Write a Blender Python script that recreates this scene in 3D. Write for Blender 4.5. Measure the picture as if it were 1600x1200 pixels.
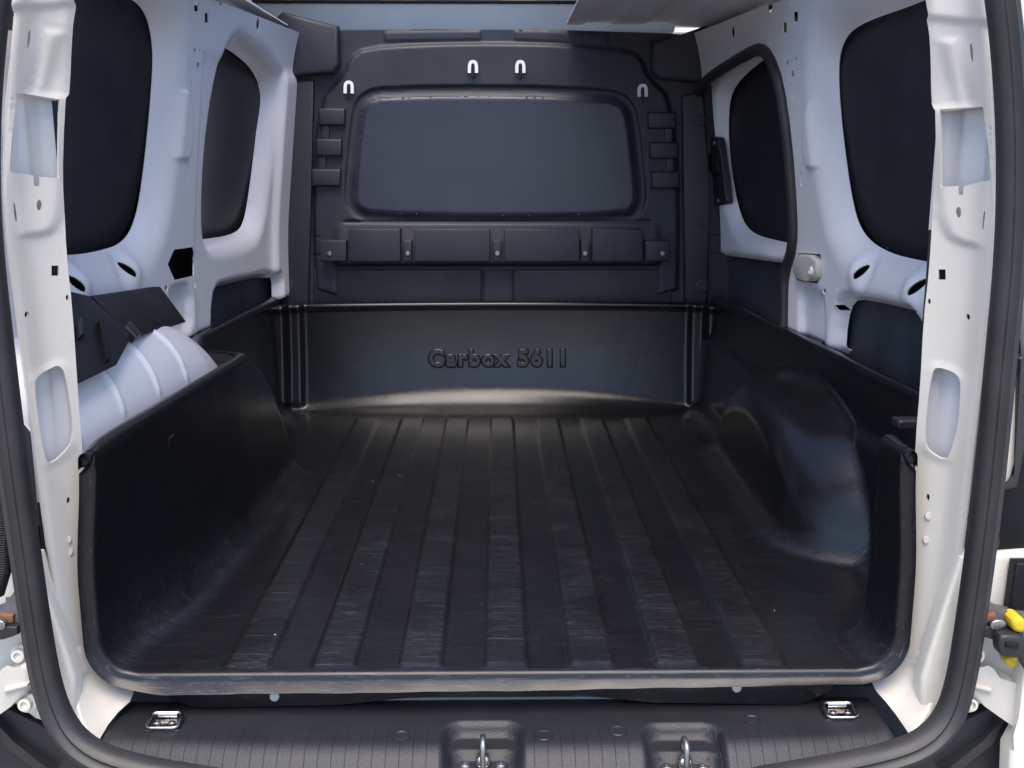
import bpy, bmesh, math, random
import numpy as np
from mathutils import Vector, Matrix
from mathutils.geometry import delaunay_2d_cdt
random.seed(4); np.random.seed(4)
R = math.radians
for o in list(bpy.data.objects): bpy.data.objects.remove(o)
scene = bpy.context.scene; C = scene.collection

# ------------------------------------------------------------------ camera
F = 1700.0; PITCH = math.atan(360 / F); YAW = R(-0.74); CAM = np.array((0, -1.515, .76))
cd = bpy.data.cameras.new('camera'); cam = bpy.data.objects.new('camera', cd); C.objects.link(cam)
cam.location = CAM; cam.rotation_euler = (math.pi / 2 - PITCH, 0, YAW)
cd.sensor_width = 36; cd.lens = 36 * F / 1600; cd.clip_start = .02; cd.clip_end = 500
scene.camera = cam
scene.render.resolution_x = 1024; scene.render.resolution_y = 768
# ------------------------------------------------------------------ sky, sun, exposure
SUN_EL, SUN_AZ = 64, 182          # azimuth: compass direction the light comes from, 180 = behind the camera
w = bpy.data.worlds.new('World'); scene.world = w; w.use_nodes = True
wn = w.node_tree; bgn = wn.nodes['Background']
sk = wn.nodes.new('ShaderNodeTexSky'); sk.sky_type = 'NISHITA'; sk.sun_disc = False
sk.sun_elevation = R(SUN_EL); sk.sun_rotation = R(SUN_AZ); sk.air_density = .8; sk.dust_density = 1.5; sk.ozone_density = 4
wn.links.new(sk.outputs[0], bgn.inputs[0]); bgn.inputs[1].default_value = .12
sd_ = bpy.data.lights.new('sun', 'SUN'); sun = bpy.data.objects.new('sun', sd_); C.objects.link(sun)
sd_.energy = 1.5; sd_.angle = R(45); sd_.color = (1, .86, .72)
az = R(SUN_AZ); el = R(SUN_EL)
sdir = Vector((math.sin(az) * math.cos(el), math.cos(az) * math.cos(el), math.sin(el)))
sun.rotation_euler = sdir.to_track_quat('Z', 'Y').to_euler()
scene.view_settings.view_transform = 'Standard'; scene.view_settings.look = 'None'
scene.view_settings.exposure = 1.7; scene.view_settings.gamma = 1

# ------------------------------------------------------------------ helpers
def ray(u, v):
    x = (u - 800) / F; y = (600 - v) / F
    Y = math.cos(PITCH) + y * math.sin(PITCH); Z = -math.sin(PITCH) + y * math.cos(PITCH)
    c, s = math.cos(YAW), math.sin(YAW)
    return np.array((c * x - s * Y, s * x + c * Y, Z))
def at(u, v, ax, val):
    d = ray(u, v); i = 'xyz'.index(ax); t = (val - CAM[i]) / d[i]
    return CAM + t * d
def hit(u, v, g, t0=.8, t1=5):
    """first sign change of g along the measuring ray"""
    d = ray(u, v); a, b = t0, t1; ga = g(CAM + a * d)
    for _ in range(45):
        m = (a + b) / 2
        if (g(CAM + m * d) > 0) == (ga > 0): a = m
        else: b = m
    return CAM + a * d
def sstep(a, b, x):
    t = np.clip((np.asarray(x, float) - a) / (b - a), 0, 1); return t * t * (3 - 2 * t)
def chaikin(p, n=2, closed=True):
    p = np.array(p, float)
    for _ in range(n):
        if closed:
            q = np.roll(p, -1, 0)
            p = np.stack([.75 * p + .25 * q, .25 * p + .75 * q], 1).reshape(-1, p.shape[1])
        else:
            q = np.stack([.75 * p[:-1] + .25 * p[1:], .25 * p[:-1] + .75 * p[1:]], 1).reshape(-1, p.shape[1])
            p = np.vstack([p[:1], q, p[-1:]])
    return p
def dens(p, sp, closed=True):
    p = np.array(p, float); out = []
    n = len(p); m = n if closed else n - 1
    for i in range(m):
        a, b = p[i], p[(i + 1) % n]; k = max(1, int(np.ceil(np.linalg.norm(b - a) / sp)))
        for j in range(k): out.append(a + (b - a) * j / k)
    if not closed: out.append(p[-1])
    return np.array(out)
def sd_poly(P, poly):
    P = np.asarray(P, float); poly = np.asarray(poly, float); res = np.empty(len(P)); 
    a = poly; b = np.roll(poly, -1, 0); e = b - a; ee = np.maximum((e * e).sum(1), 1e-18)
    for i in range(0, len(P), 8000):
        q = P[i:i + 8000, None, :] - a[None]
        t = np.clip((q * e).sum(2) / ee, 0, 1)
        d = np.sqrt(((q - e * t[..., None]) ** 2).sum(2).min(1))
        py = P[i:i + 8000, 1][:, None]; px = P[i:i + 8000, 0][:, None]
        cond = (a[:, 1] > py) != (b[:, 1] > py)
        with np.errstate(divide='ignore', invalid='ignore'):
            xi = a[:, 0] + (py - a[:, 1]) * e[:, 0] / np.where(e[:, 1] == 0, 1e-18, e[:, 1])
        ins = (cond & (px < xi)).sum(1) % 2 == 1
        res[i:i + 8000] = np.where(ins, -d, d)
    return res
def grow(poly, d):
    poly = np.array(poly, float)
    ar = (poly[:, 0] * np.roll(poly[:, 1], -1) - np.roll(poly[:, 0], -1) * poly[:, 1]).sum()
    t = np.roll(poly, -1, 0) - np.roll(poly, 1, 0); t /= np.maximum(np.linalg.norm(t, axis=1), 1e-9)[:, None]
    n = np.stack([t[:, 1], -t[:, 0]], 1) * (1 if ar > 0 else -1)
    return poly + n * d
def empty(name, loc):
    o = bpy.data.objects.new(name, None); C.objects.link(o); o.location = loc; return o
def put(o, mat, parent):
    C.objects.link(o)
    if mat is not None and not o.data.materials: o.data.materials.append(mat)
    if parent is not None:
        o.parent = parent
        if parent.type == 'EMPTY': o.location = -Vector(parent.location)
    return o
def mk(name, V, Fc, mat, parent, smooth=True, sharp=None):
    me = bpy.data.meshes.new(name); me.from_pydata([tuple(map(float, v)) for v in V], [], [tuple(map(int, f)) for f in Fc]); me.update()
    if smooth: me.polygons.foreach_set('use_smooth', [True] * len(me.polygons))
    if sharp: me.set_sharp_from_angle(angle=R(sharp))
    return put(bpy.data.objects.new(name, me), mat, parent)
def from_bm(name, bm, mat, parent, sharp=35):
    bmesh.ops.recalc_face_normals(bm, faces=bm.faces)
    me = bpy.data.meshes.new(name); bm.to_mesh(me); bm.free()
    me.polygons.foreach_set('use_smooth', [True] * len(me.polygons))
    if sharp: me.set_sharp_from_angle(angle=R(sharp))
    return put(bpy.data.objects.new(name, me), mat, parent)
def sheet(name, outer, holes, sp, f, mat, parent, thick=.003, fine=()):
    """pressed sheet: outline with real holes, filled with a dense net, shaped by f, edges turned back by thick"""
    outer = np.array(outer, float); holes = [np.array(h, float) for h in holes]
    loops = [dens(outer, sp)] + [dens(h, min(sp, max(.0012, np.ptp(h, axis=0).max() / 6))) for h in holes]
    lo, hi = outer.min(0), outer.max(0)
    def grid(x0, x1, y0, y1, s):
        xs = np.arange(x0 + s / 2, x1, s); ys = np.arange(y0 + s / 2, y1, s * .87)
        g = np.array([(x + (s / 2 if j % 2 else 0), y) for j, y in enumerate(ys) for x in xs]).reshape(-1, 2)
        return g
    G = grid(lo[0], hi[0], lo[1], hi[1], sp)
    for (x0, x1, y0, y1, s) in fine:
        keep = ~((G[:, 0] > x0) & (G[:, 0] < x1) & (G[:, 1] > y0) & (G[:, 1] < y1))
        G = np.vstack([G[keep], grid(x0, x1, y0, y1, s)])
    ok = sd_poly(G, outer) < -.4 * sp
    for h in holes:
        m = .4 * min(sp, max(.0012, np.ptp(h, axis=0).max() / 6))
        ok &= sd_poly(G, h) > m
    G = G[ok]
    vs = []; es = []
    for L in loops:
        b = len(vs); vs += [Vector(p) for p in L]; es += [(b + i, b + (i + 1) % len(L)) for i in range(len(L))]
    vs += [Vector(p) for p in G]
    rv, re, rf, *_ = delaunay_2d_cdt(vs, es, [], 0, 1e-7)
    P = np.array([tuple(v) for v in rv]); T = np.array([t for t in rf if len(t) == 3])
    c = P[T].mean(1); ok = sd_poly(c, outer) < 0
    for h in holes: ok &= sd_poly(c, h) > 0
    T = T[ok]; V = f(P)
    n = np.cross(V[T[:, 1]] - V[T[:, 0]], V[T[:, 2]] - V[T[:, 0]]); to = CAM - V[T].mean(1)
    if (n * to).sum() < 0: T = T[:, ::-1]; n = -n
    vn = np.zeros_like(V)
    for k in range(3): np.add.at(vn, T[:, k], n)
    vn /= np.maximum(np.linalg.norm(vn, axis=1), 1e-12)[:, None]
    faces = [tuple(t) for t in T]; sharp = []
    if thick:
        ec = {}
        for t in T:
            for a, b in ((t[0], t[1]), (t[1], t[2]), (t[2], t[0])): ec[(a, b)] = 1
        bd = [(a, b) for (a, b) in ec if (b, a) not in ec]
        ids = sorted({a for e in bd for a in e}); m = {a: len(V) + i for i, a in enumerate(ids)}
        V = np.vstack([V, V[ids] - vn[ids] * thick])
        faces += [(b, a, m[a], m[b]) for a, b in bd]; sharp = {tuple(sorted(e)) for e in bd}
    used = sorted({i for fc in faces for i in fc}); mp = {a: i for i, a in enumerate(used)}
    me = bpy.data.meshes.new(name); me.from_pydata([tuple(map(float, V[i])) for i in used], [], [tuple(mp[i] for i in fc) for fc in faces]); me.update()
    me.polygons.foreach_set('use_smooth', [True] * len(me.polygons))
    if sharp:
        s2 = {tuple(sorted((mp[a], mp[b]))) for a, b in sharp}
        at_ = me.attributes.new('sharp_edge', 'BOOLEAN', 'EDGE')
        at_.data.foreach_set('value', [tuple(sorted(e.vertices)) in s2 for e in me.edges])
    return put(bpy.data.objects.new(name, me), mat, parent)
def prism(name, ring, off, mat, parent, bev=.003, seg=3):
    """solid from a front outline (list of 3-D points) extruded by off, front rim rounded"""
    bm = bmesh.new(); off = Vector(off)
    a = [bm.verts.new(Vector(p)) for p in ring]; b = [bm.verts.new(Vector(p) + off) for p in ring]
    n = len(a); ff = bm.faces.new(a); bm.faces.new(b[::-1])
    for i in range(n): bm.faces.new((a[i], b[i], b[(i + 1) % n], a[(i + 1) % n]))
    if bev: bmesh.ops.bevel(bm, geom=list(ff.edges), offset=bev, segments=seg, profile=.5, affect='EDGES', clamp_overlap=True)
    bmesh.ops.triangulate(bm, faces=[f for f in bm.faces if len(f.verts) > 4])
    return from_bm(name, bm, mat, parent)
def ppx(name, pts, y, depth, mat, parent, bev=.003, ck=0, ax='y'):
    p = np.array(pts, float)
    if ck: p = chaikin(p, ck)
    return prism(name, [at(u, v, ax, y) for u, v in p], (0, depth, 0) if ax == 'y' else (depth, 0, 0), mat, parent, bev)
def rbox(name, c, d, mat, parent, bev=.004, rot=None, seg=3):
    bm = bmesh.new(); bmesh.ops.create_cube(bm, size=1)
    bmesh.ops.scale(bm, vec=d, verts=bm.verts)
    if bev: bmesh.ops.bevel(bm, geom=list(bm.edges), offset=min(bev, min(d) * .45), segments=seg, profile=.5, affect='EDGES')
    if rot: bmesh.ops.rotate(bm, cent=(0, 0, 0), matrix=rot, verts=bm.verts)
    bmesh.ops.translate(bm, vec=c, verts=bm.verts)
    return from_bm(name, bm, mat, parent)
def tube(name, path, prof, mat, parent, closed=False, up=(0, 1, 0)):
    """sweep a closed 2-D profile (list of (a,b), a along side, b along up) along a path"""
    P = np.array(path, float); n = len(P); up = np.array(up, float)
    T = np.roll(P, -1, 0) - np.roll(P, 1, 0)
    if not closed: T[0] = P[1] - P[0]; T[-1] = P[-1] - P[-2]
    T /= np.linalg.norm(T, axis=1)[:, None]
    V = []; Fc = []; m = len(prof)
    for i in range(n):
        s = np.cross(T[i], up); s /= np.linalg.norm(s); u = np.cross(s, T[i])
        for a, b in prof: V.append(P[i] + s * a + u * b)
    for i in range(n if closed else n - 1):
        j = (i + 1) % n
        for k in range(m): Fc.append((i * m + k, i * m + (k + 1) % m, j * m + (k + 1) % m, j * m + k))
    if not closed: Fc.append(tuple(range(m))[::-1]); Fc.append(tuple((n - 1) * m + k for k in range(m)))
    bm = bmesh.new(); vv = [bm.verts.new(v) for v in V]
    for f_ in Fc: bm.faces.new([vv[i] for i in f_])
    return from_bm(name, bm, mat, parent, 50)
def circ(r, n=10, r2=None): return [(r * math.cos(2 * math.pi * k / n), (r2 or r) * math.sin(2 * math.pi * k / n)) for k in range(n)]
def lathe(name, c, axis, prof, mat, parent, n=20):
    """turned part: prof = [(radius, height)], axis = direction of height"""
    q = Vector(axis).to_track_quat('Z', 'Y'); V = []; Fc = []
    for r, h in prof:
        for k in range(n):
            a = 2 * math.pi * k / n; V.append(Vector(c) + q @ Vector((r * math.cos(a), r * math.sin(a), h)))
    for i in range(len(prof) - 1):
        for k in range(n): Fc.append((i * n + k, i * n + (k + 1) % n, (i + 1) * n + (k + 1) % n, (i + 1) * n + k))
    Fc.append(tuple(range(n))[::-1]); Fc.append(tuple((len(prof) - 1) * n + k for k in range(n)))
    return mk(name, V, Fc, mat, parent, True, 40)
def screw(name, c, axis, r, mat, parent):
    o = lathe(name, c, axis, [(r, 0), (r, r * .35), (r * .8, r * .6), (r * .45, r * .62), (r * .4, r * .25), (.0002, r * .25)], mat, parent, 16)
    return o
def ell(c, a, b, ang=0, n=18):
    t = np.linspace(0, 2 * math.pi, n, endpoint=False); ca, sa = math.cos(R(ang)), math.sin(R(ang))
    x, y = a * np.cos(t), b * np.sin(t); return np.stack([c[0] + x * ca - y * sa, c[1] + x * sa + y * ca], 1)
def pell(c, a, b, ang=0): return ell(c, a, b, ang)

# ------------------------------------------------------------------ materials
def nodes(name):
    m = bpy.data.materials.new(name); m.use_nodes = True; nt = m.node_tree
    return m, nt, nt.nodes['Principled BSDF']
def N(nt, t, **kw):
    n = nt.nodes.new(t)
    for k, v in kw.items(): setattr(n, k, v)
    return n
def noise(nt, vec, scale, detail=4, rough=.55):
    n = N(nt, 'ShaderNodeTexNoise'); n.inputs['Scale'].default_value = scale; n.inputs['Detail'].default_value = detail; n.inputs['Roughness'].default_value = rough
    nt.links.new(vec, n.inputs['Vector']); return n.outputs['Fac']
def ramp(nt, src, lo, hi, a=0, b=1):
    n = N(nt, 'ShaderNodeMapRange'); n.inputs[1].default_value = lo; n.inputs[2].default_value = hi; n.inputs[3].default_value = a; n.inputs[4].default_value = b
    nt.links.new(src, n.inputs[0]); return n.outputs[0]
def math_(nt, op, a, b=None):
    n = N(nt, 'ShaderNodeMath', operation=op)
    for i, x in enumerate((a, b)):
        if x is None: continue
        if isinstance(x, (int, float)): n.inputs[i].default_value = x
        else: nt.links.new(x, n.inputs[i])
    return n.outputs[0]
def mixc(nt, fac, a, b):
    n = N(nt, 'ShaderNodeMix', data_type='RGBA')
    for sock, x in ((n.inputs[0], fac), (n.inputs[6], a), (n.inputs[7], b)):
        if isinstance(x, (int, float)): sock.default_value = x
        elif isinstance(x, tuple): sock.default_value = (*x, 1)
        else: nt.links.new(x, sock)
    return n.outputs[2]
def geo(nt): return N(nt, 'ShaderNodeNewGeometry').outputs['Position']
def mapping(nt, vec, sc, rot=(0, 0, 0), loc=(0, 0, 0)):
    n = N(nt, 'ShaderNodeMapping'); n.inputs['Scale'].default_value = sc; n.inputs['Rotation'].default_value = rot; n.inputs['Location'].default_value = loc
    nt.links.new(vec, n.inputs[0]); return n.outputs[0]
def bump(nt, bs, h, strength=.2, dist=.001):
    b = N(nt, 'ShaderNodeBump'); b.inputs['Strength'].default_value = strength; b.inputs['Distance'].default_value = dist
    nt.links.new(h, b.inputs['Height']); nt.links.new(b.outputs[0], bs.inputs['Normal'])
def plastic(name, col, rough, grain=400, gs=.15, var=.25, spec=.5, col2=None):
    m, nt, bs = nodes(name); g = geo(nt)
    n1 = noise(nt, g, 9, 5); n2 = noise(nt, g, grain, 2)
    c2 = col2 or tuple(min(1, c * (1 + var) + .004) for c in col); c1 = tuple(c * (1 - var) for c in col)
    nt.links.new(mixc(nt, ramp(nt, n1, .3, .7), c1, c2), bs.inputs['Base Color'])
    nt.links.new(ramp(nt, n1, .3, .7, rough * .85, rough * 1.15), bs.inputs['Roughness'])
    bs.inputs['Specular IOR Level'].default_value = spec
    bump(nt, bs, n2, gs, .0006); return m
def paint(name, col, dirt=.5, bd=.002):
    m, nt, bs = nodes(name); g = geo(nt)
    n1 = noise(nt, g, 5, 6, .6); n2 = noise(nt, mapping(nt, g, (30, 30, 9)), 1, 5, .7); n3 = noise(nt, g, 160, 2)
    c = mixc(nt, ramp(nt, n1, .35, .75), col, tuple(x * k for x, k in zip(col, (.93, .92, .88))))
    stain = math_(nt, 'MULTIPLY', ramp(nt, n2, .58, .78), dirt * .6)
    c = mixc(nt, stain, c, (.33, .28, .2))
    sp = math_(nt, 'MULTIPLY', ramp(nt, n3, .74, .78), dirt * .6)
    c = mixc(nt, sp, c, (.2, .16, .11))
    nt.links.new(c, bs.inputs['Base Color'])
    nt.links.new(ramp(nt, n1, .3, .7, .3, .42), bs.inputs['Roughness'])
    bs.inputs['Coat Weight'].default_value = .35; bs.inputs['Coat Roughness'].default_value = .12
    bump(nt, bs, n1, .25, bd); return m
def metal(name, col, rough):
    m, nt, bs = nodes(name); g = geo(nt); n1 = noise(nt, g, 60, 4)
    bs.inputs['Metallic'].default_value = 1
    nt.links.new(mixc(nt, n1, tuple(c * .7 for c in col), col), bs.inputs['Base Color'])
    nt.links.new(ramp(nt, n1, .3, .7, rough * .7, rough * 1.3), bs.inputs['Roughness']); return m
def liner_mat():
    """black vacuum-formed plastic, scuffed where cargo slides over it"""
    m, nt, bs = nodes('liner_plastic'); g = geo(nt)
    sep = N(nt, 'ShaderNodeSeparateXYZ'); nt.links.new(g, sep.inputs[0])
    lines = None
    for k, (rz, sc, th) in enumerate(((.0, (14, 420, 60), .66), (.22, (18, 520, 60), .68), (-.3, (20, 480, 60), .68), (1.45, (40, 460, 60), .705), (.75, (30, 430, 60), .715), (-.85, (26, 450, 60), .71), (.12, (3.5, 380, 40), .70), (1.52, (3, 360, 40), .70), (1.2, (4, 400, 40), .715))):
        n = noise(nt, mapping(nt, g, sc, (0, 0, rz), (k * 3.1, k * 1.7, k * .3)), 1, 3, .6)
        l = ramp(nt, n, th - .05, th + .07); lines = l if lines is None else math_(nt, 'MAXIMUM', lines, l)
    big = ramp(nt, noise(nt, g, 7, 4, .6), .34, .66)
    rib = ramp(nt, sep.outputs[2], .0015, .0055)                      # the tops of the ribs wear first
    low = ramp(nt, sep.outputs[2], .11, .02)
    near = ramp(nt, sep.outputs[1], 1.25, .1)
    wear = math_(nt, 'MULTIPLY', math_(nt, 'ADD', math_(nt, 'MULTIPLY', rib, .6), .42), low)
    wear = math_(nt, 'MULTIPLY', wear, math_(nt, 'ADD', math_(nt, 'MULTIPLY', near, .85), .15))
    wear = math_(nt, 'MULTIPLY', wear, math_(nt, 'ADD', math_(nt, 'MULTIPLY', big, .8), .2))
    lipw = ramp(nt, sep.outputs[1], .004, -.006)
    wear = math_(nt, 'ADD', wear, math_(nt, 'MULTIPLY', lipw, .22))
    s = math_(nt, 'MULTIPLY', lines, wear)
    haze = math_(nt, 'MULTIPLY', wear, .045)
    fac = math_(nt, 'MINIMUM', math_(nt, 'ADD', s, haze), 1.0)
    nt.links.new(mixc(nt, fac, (.006, .0064, .0078), (.095, .10, .108)), bs.inputs['Base Color'])
    r0 = ramp(nt, noise(nt, g, 4, 4), .3, .7, .19, .28)
    nt.links.new(math_(nt, 'ADD', r0, math_(nt, 'MULTIPLY', wear, .22)), bs.inputs['Roughness'])
    h = math_(nt, 'ADD', math_(nt, 'MULTIPLY', noise(nt, g, 900, 2), .25), math_(nt, 'MULTIPLY', s, -.6))
    h = math_(nt, 'ADD', h, math_(nt, 'MULTIPLY', noise(nt, g, 14, 3), 2.2))
    bump(nt, bs, h, .3, .0012); bs.inputs['Specular IOR Level'].default_value = .40
    return m
def sill_mat():
    """grained black plastic with short anti-slip grooves over the edge"""
    m, nt, bs = nodes('sill_plastic'); g = geo(nt)
    sep = N(nt, 'ShaderNodeSeparateXYZ'); nt.links.new(g, sep.inputs[0])
    fr = math_(nt, 'FRACT', math_(nt, 'DIVIDE', math_(nt, 'ADD', sep.outputs[0], 5.0), .0192))
    ln = math_(nt, 'MULTIPLY', ramp(nt, fr, .04, .06, 1, 0), ramp(nt, fr, .0, .02))
    win = math_(nt, 'MULTIPLY', ramp(nt, sep.outputs[1], -.052, -.06), ramp(nt, sep.outputs[1], -.128, -.12))
    ln = math_(nt, 'MULTIPLY', ln, win)
    for cx in (-.0215, .2475):                                        # no grooves inside the latch pockets
        ln = math_(nt, 'MULTIPLY', ln, math_(nt, 'GREATER_THAN', math_(nt, 'ABSOLUTE', math_(nt, 'SUBTRACT', sep.outputs[0], cx)), .060))
    gr = noise(nt, g, 520, 2)
    base = mixc(nt, ramp(nt, noise(nt, g, 12, 5), .3, .7), (.010, .011, .014), (.016, .017, .021))
    nt.links.new(mixc(nt, ln, base, (.012, .012, .014)), bs.inputs['Base Color'])
    bs.inputs['Roughness'].default_value = .5
    bump(nt, bs, math_(nt, 'SUBTRACT', gr, math_(nt, 'MULTIPLY', ln, 2.5)), .55, .0012); return m
M = {}
M['white'] = paint('darkened_white_paint', (.55, .52, .465), .5)  # same paint as the inner walls, darkened to offset strong light at the rear
M['inner'] = paint('inner_white_paint', (.80, .79, .80), .2)
M['cream'] = paint('dirty_white_paint', (.66, .63, .55), .9)
M['liner'] = liner_mat()
M['sill'] = sill_mat()
M['bulk'] = plastic('bulkhead_plastic', (.021, .024, .034), .5, 350, .25, .12, .4)
M['bulk_dark'] = plastic('bulkhead_block_plastic', (.015, .017, .023), .5, 350, .25, .12)
M['bulk_win'] = plastic('bulkhead_panel_plastic', (.018, .023, .043), .32, 300, .12, .1)
M['pane'] = plastic('window_panel_black', (.022, .022, .025), .32, 700, .1, .12)
M['board'] = plastic('lower_panel_grey', (.035, .04, .05), .6, 500, .2, .12)
M['rubber'] = plastic('rubber', (.022, .021, .021), .5, 300, .2, .2)
M['black'] = plastic('black_plastic', (.014, .015, .018), .45, 350, .25, .15)
M['cover'] = plastic('cover_plastic', (.007, .0075, .009), .5, 450, .2, .15, .2)
M['clip'] = plastic('white_clip', (.72, .74, .76), .4, 300, .05, .05)
M['roof'] = paint('roof_grey_paint', (.46, .47, .49), .1, .0005)
M['lining'] = plastic('roof_lining_grey', (.72, .73, .74), .6, 300, .05, .05, .3)
M['steel'] = metal('bright_steel', (.55, .53, .50), .25)
M['zinc'] = metal('zinc_steel', (.40, .39, .37), .4)
M['iron'] = plastic('worn_hinge_metal', (.10, .10, .105), .45, 90, .6, .5)
M['rust'] = plastic('rusty_metal', (.16, .075, .035), .75, 120, .5, .4)
M['yellow'] = plastic('yellow_plastic', (.60, .42, .012), .45, 300, .1, .08)
M['rivet'] = plastic('pale_rivet', (.5, .5, .45), .4, 200, .1, .12)
M['hole'] = plastic('painted_shade', (.012, .012, .014), .7, 100, .1, .1)  # near-black colour standing in for shade inside cavities and under the liner
M['shade_cream'] = plastic('shaded_cream_paint', (.20, .19, .16), .6, 80, .2, .2)  # cream with the shade under the liner mixed into its colour
M['tape'] = paint('sealant', (.62, .60, .53), .9)
M['concrete'] = plastic('concrete', (.30, .29, .27), .8, 60, .6, .2)
M['facade'] = plastic('beige_render', (.50, .44, .33), .8, 30, .5, .08)
M['fglass'] = plastic('facade_glass', (.16, .19, .26), .3, 30, .1, .1)
M['headliner'] = plastic('headliner', (.78, .78, .76), .8, 200, .3, .04)

# ------------------------------------------------------------------ setting
GZ = -.62
ground = mk('ground', [(-60, -60, GZ), (60, -60, GZ), (60, 60, GZ), (-60, 60, GZ)], [(0, 1, 2, 3)], M['concrete'], None); ground['kind'] = 'structure'
van = empty('cargo_van', (0, .9, GZ))
van['label'] = 'white cargo van with open rear doors seen into its load bay'; van['category'] = 'van'

# ------------------------------------------------------------------ outer shell of the van
def quad(name, pts, mat, par): return mk(name, pts, [tuple(range(len(pts)))], mat, par, False)
for s in (-1, 1):
    X = .93 * s; X2 = .88 * s
    V = [(X, -.02, -.3), (X, 2.9, -.3), (X, 2.9, .55), (X, -.02, .55), (X2, 2.5, 1.2), (X2, -.0, 1.2), (.70 * s, 2.3, 1.29), (.70 * s, .02, 1.29)]
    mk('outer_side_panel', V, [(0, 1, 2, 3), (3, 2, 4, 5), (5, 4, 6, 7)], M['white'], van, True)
HATCH = [(-.60, .14), (.60, .14), (.60, 1.0), (.19, 1.0), (.19, 1.76), (-.60, 1.76)]     # roof hatch by the partition, enlarged out of view to admit more sky light
sheet('roof_skin', [(-.72, .02), (.72, .02), (.72, 2.3), (-.72, 2.3)], [HATCH], .05, lambda P: np.stack([P[:, 0], P[:, 1], 1.31 - .03 * (P[:, 0] / .7) ** 2], 1), M['white'], van, .02)
quad('under_floor', [(-.84, -.02, -.17), (.84, -.02, -.17), (.84, 2.9, -.17), (-.84, 2.9, -.17)], M['roof'], van)
rbox('rear_header', (0, .05, 1.19), (1.5, .1, .2), M['white'], van, .02)
rbox('cargo_floor', (0, .9, -.045), (1.45, 1.70, .03), M['hole'], van, .004)  # floor coloured near-black as painted shade in the gap under the liner

# ------------------------------------------------------------------ side walls
def WX(y, z):
    z = np.asarray(z, float); y = np.asarray(y, float)
    return .690 + .100 * (1.75 - y) - .11 * np.log1p(np.exp((z - .52) * 25)) / 25 - .9 * np.maximum(0, z - .98) ** 2
for s in (-1, 1):
    sheet('shade_sheet', [(.10, .0), (1.8, .0), (1.8, 1.1), (.10, 1.1)], [], .04, lambda P, s=s: np.stack([s * (WX(P[:, 0], P[:, 1]) + .035), P[:, 0], P[:, 1]], 1), M['hole'], van, .004)  # dark sheet added behind the wall, standing in for shade in its holes
def yz(u, v, s, h=0.0):
    p = hit(u, v, lambda q: s * q[0] - (WX(q[1], q[2]) - h), .9, 6); return (p[1], p[2])
def yzs(pts, s, h=0.0, ck=0):
    a = np.array([yz(u, v, s, h) for u, v in pts]); return chaikin(a, ck) if ck else a
H = .045
def small(pts_c, s, h=H):
    """small punched holes: (u, v, width px, height px, kind)"""
    out = []
    for (u, v, a, b, k, *ang) in pts_c:
        if k == 'e': q = ell((u, v), a / 2, b / 2, ang[0] if ang else 0, 12)
        else: q = np.array([(u - a / 2, v - b / 2), (u + a / 2, v - b / 2), (u + a / 2, v + b / 2), (u - a / 2, v + b / 2)])
        out.append(yzs(q, s, h))
    return out
def wall_fn(s, wins, soft, extras):
    def f(P):
        y, z = P[:, 0], P[:, 1]; h = np.full(len(P), H)
        for wpoly, wd in zip(wins, soft):
            d = sd_poly(P, wpoly); h = np.minimum(h, H * (1 - (1 - np.clip(d / wd, 0, 1)) ** 2.2))
        for e in extras: h = h + e(P)
        h = h - .05 * sstep(.342, .318, z)                          # stands back behind the liner rim
        return np.stack([s * (WX(y, z) - h), y, z], 1)
    return f
TILT = .55
def dish(c, r, dpt):
    """pressed lamp-type recess: the metal round the hole is turned towards the rear"""
    def f(P):
        g = np.exp(-(((P[:, 0] - c[0]) ** 2 + (P[:, 1] - c[1]) ** 2) / r ** 2) ** 1.5)
        return g * (TILT * (P[:, 0] - c[0]) - dpt)
    return f
def tilted(u, v, a, b, ang, s, r=.036, dpt=.004):
    c = yz(u, v, s, H); q = []
    for (uu, vv) in ell((u, v), a, b, ang, 20):
        p = hit(uu, vv, lambda q_: s * q_[0] - (WX(q_[1], q_[2]) - H + dpt - TILT * (q_[1] - c[0])), .9, 6); q.append((p[1], p[2]))
    return np.array(q), np.array(c)
def emboss(poly, hgt, wd=.006):
    return lambda P: hgt * sstep(wd, -wd, sd_poly(P, poly))
def panel(name, poly, s, off, mat, parent, sp=.012, gw=.012, bulge=0):
    a_, b_ = poly[:, 0].min() - gw, poly[:, 0].max() + gw
    def f(P):
        t = (P[:, 0] - a_) / (b_ - a_)
        return np.stack([s * (WX(P[:, 0], P[:, 1]) + off + bulge * 4 * t * (1 - t)), P[:, 0], P[:, 1]], 1)
    return sheet(name, grow(poly, gw), [], sp, f, mat, parent, .004)
rear_top = 1.10
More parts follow.
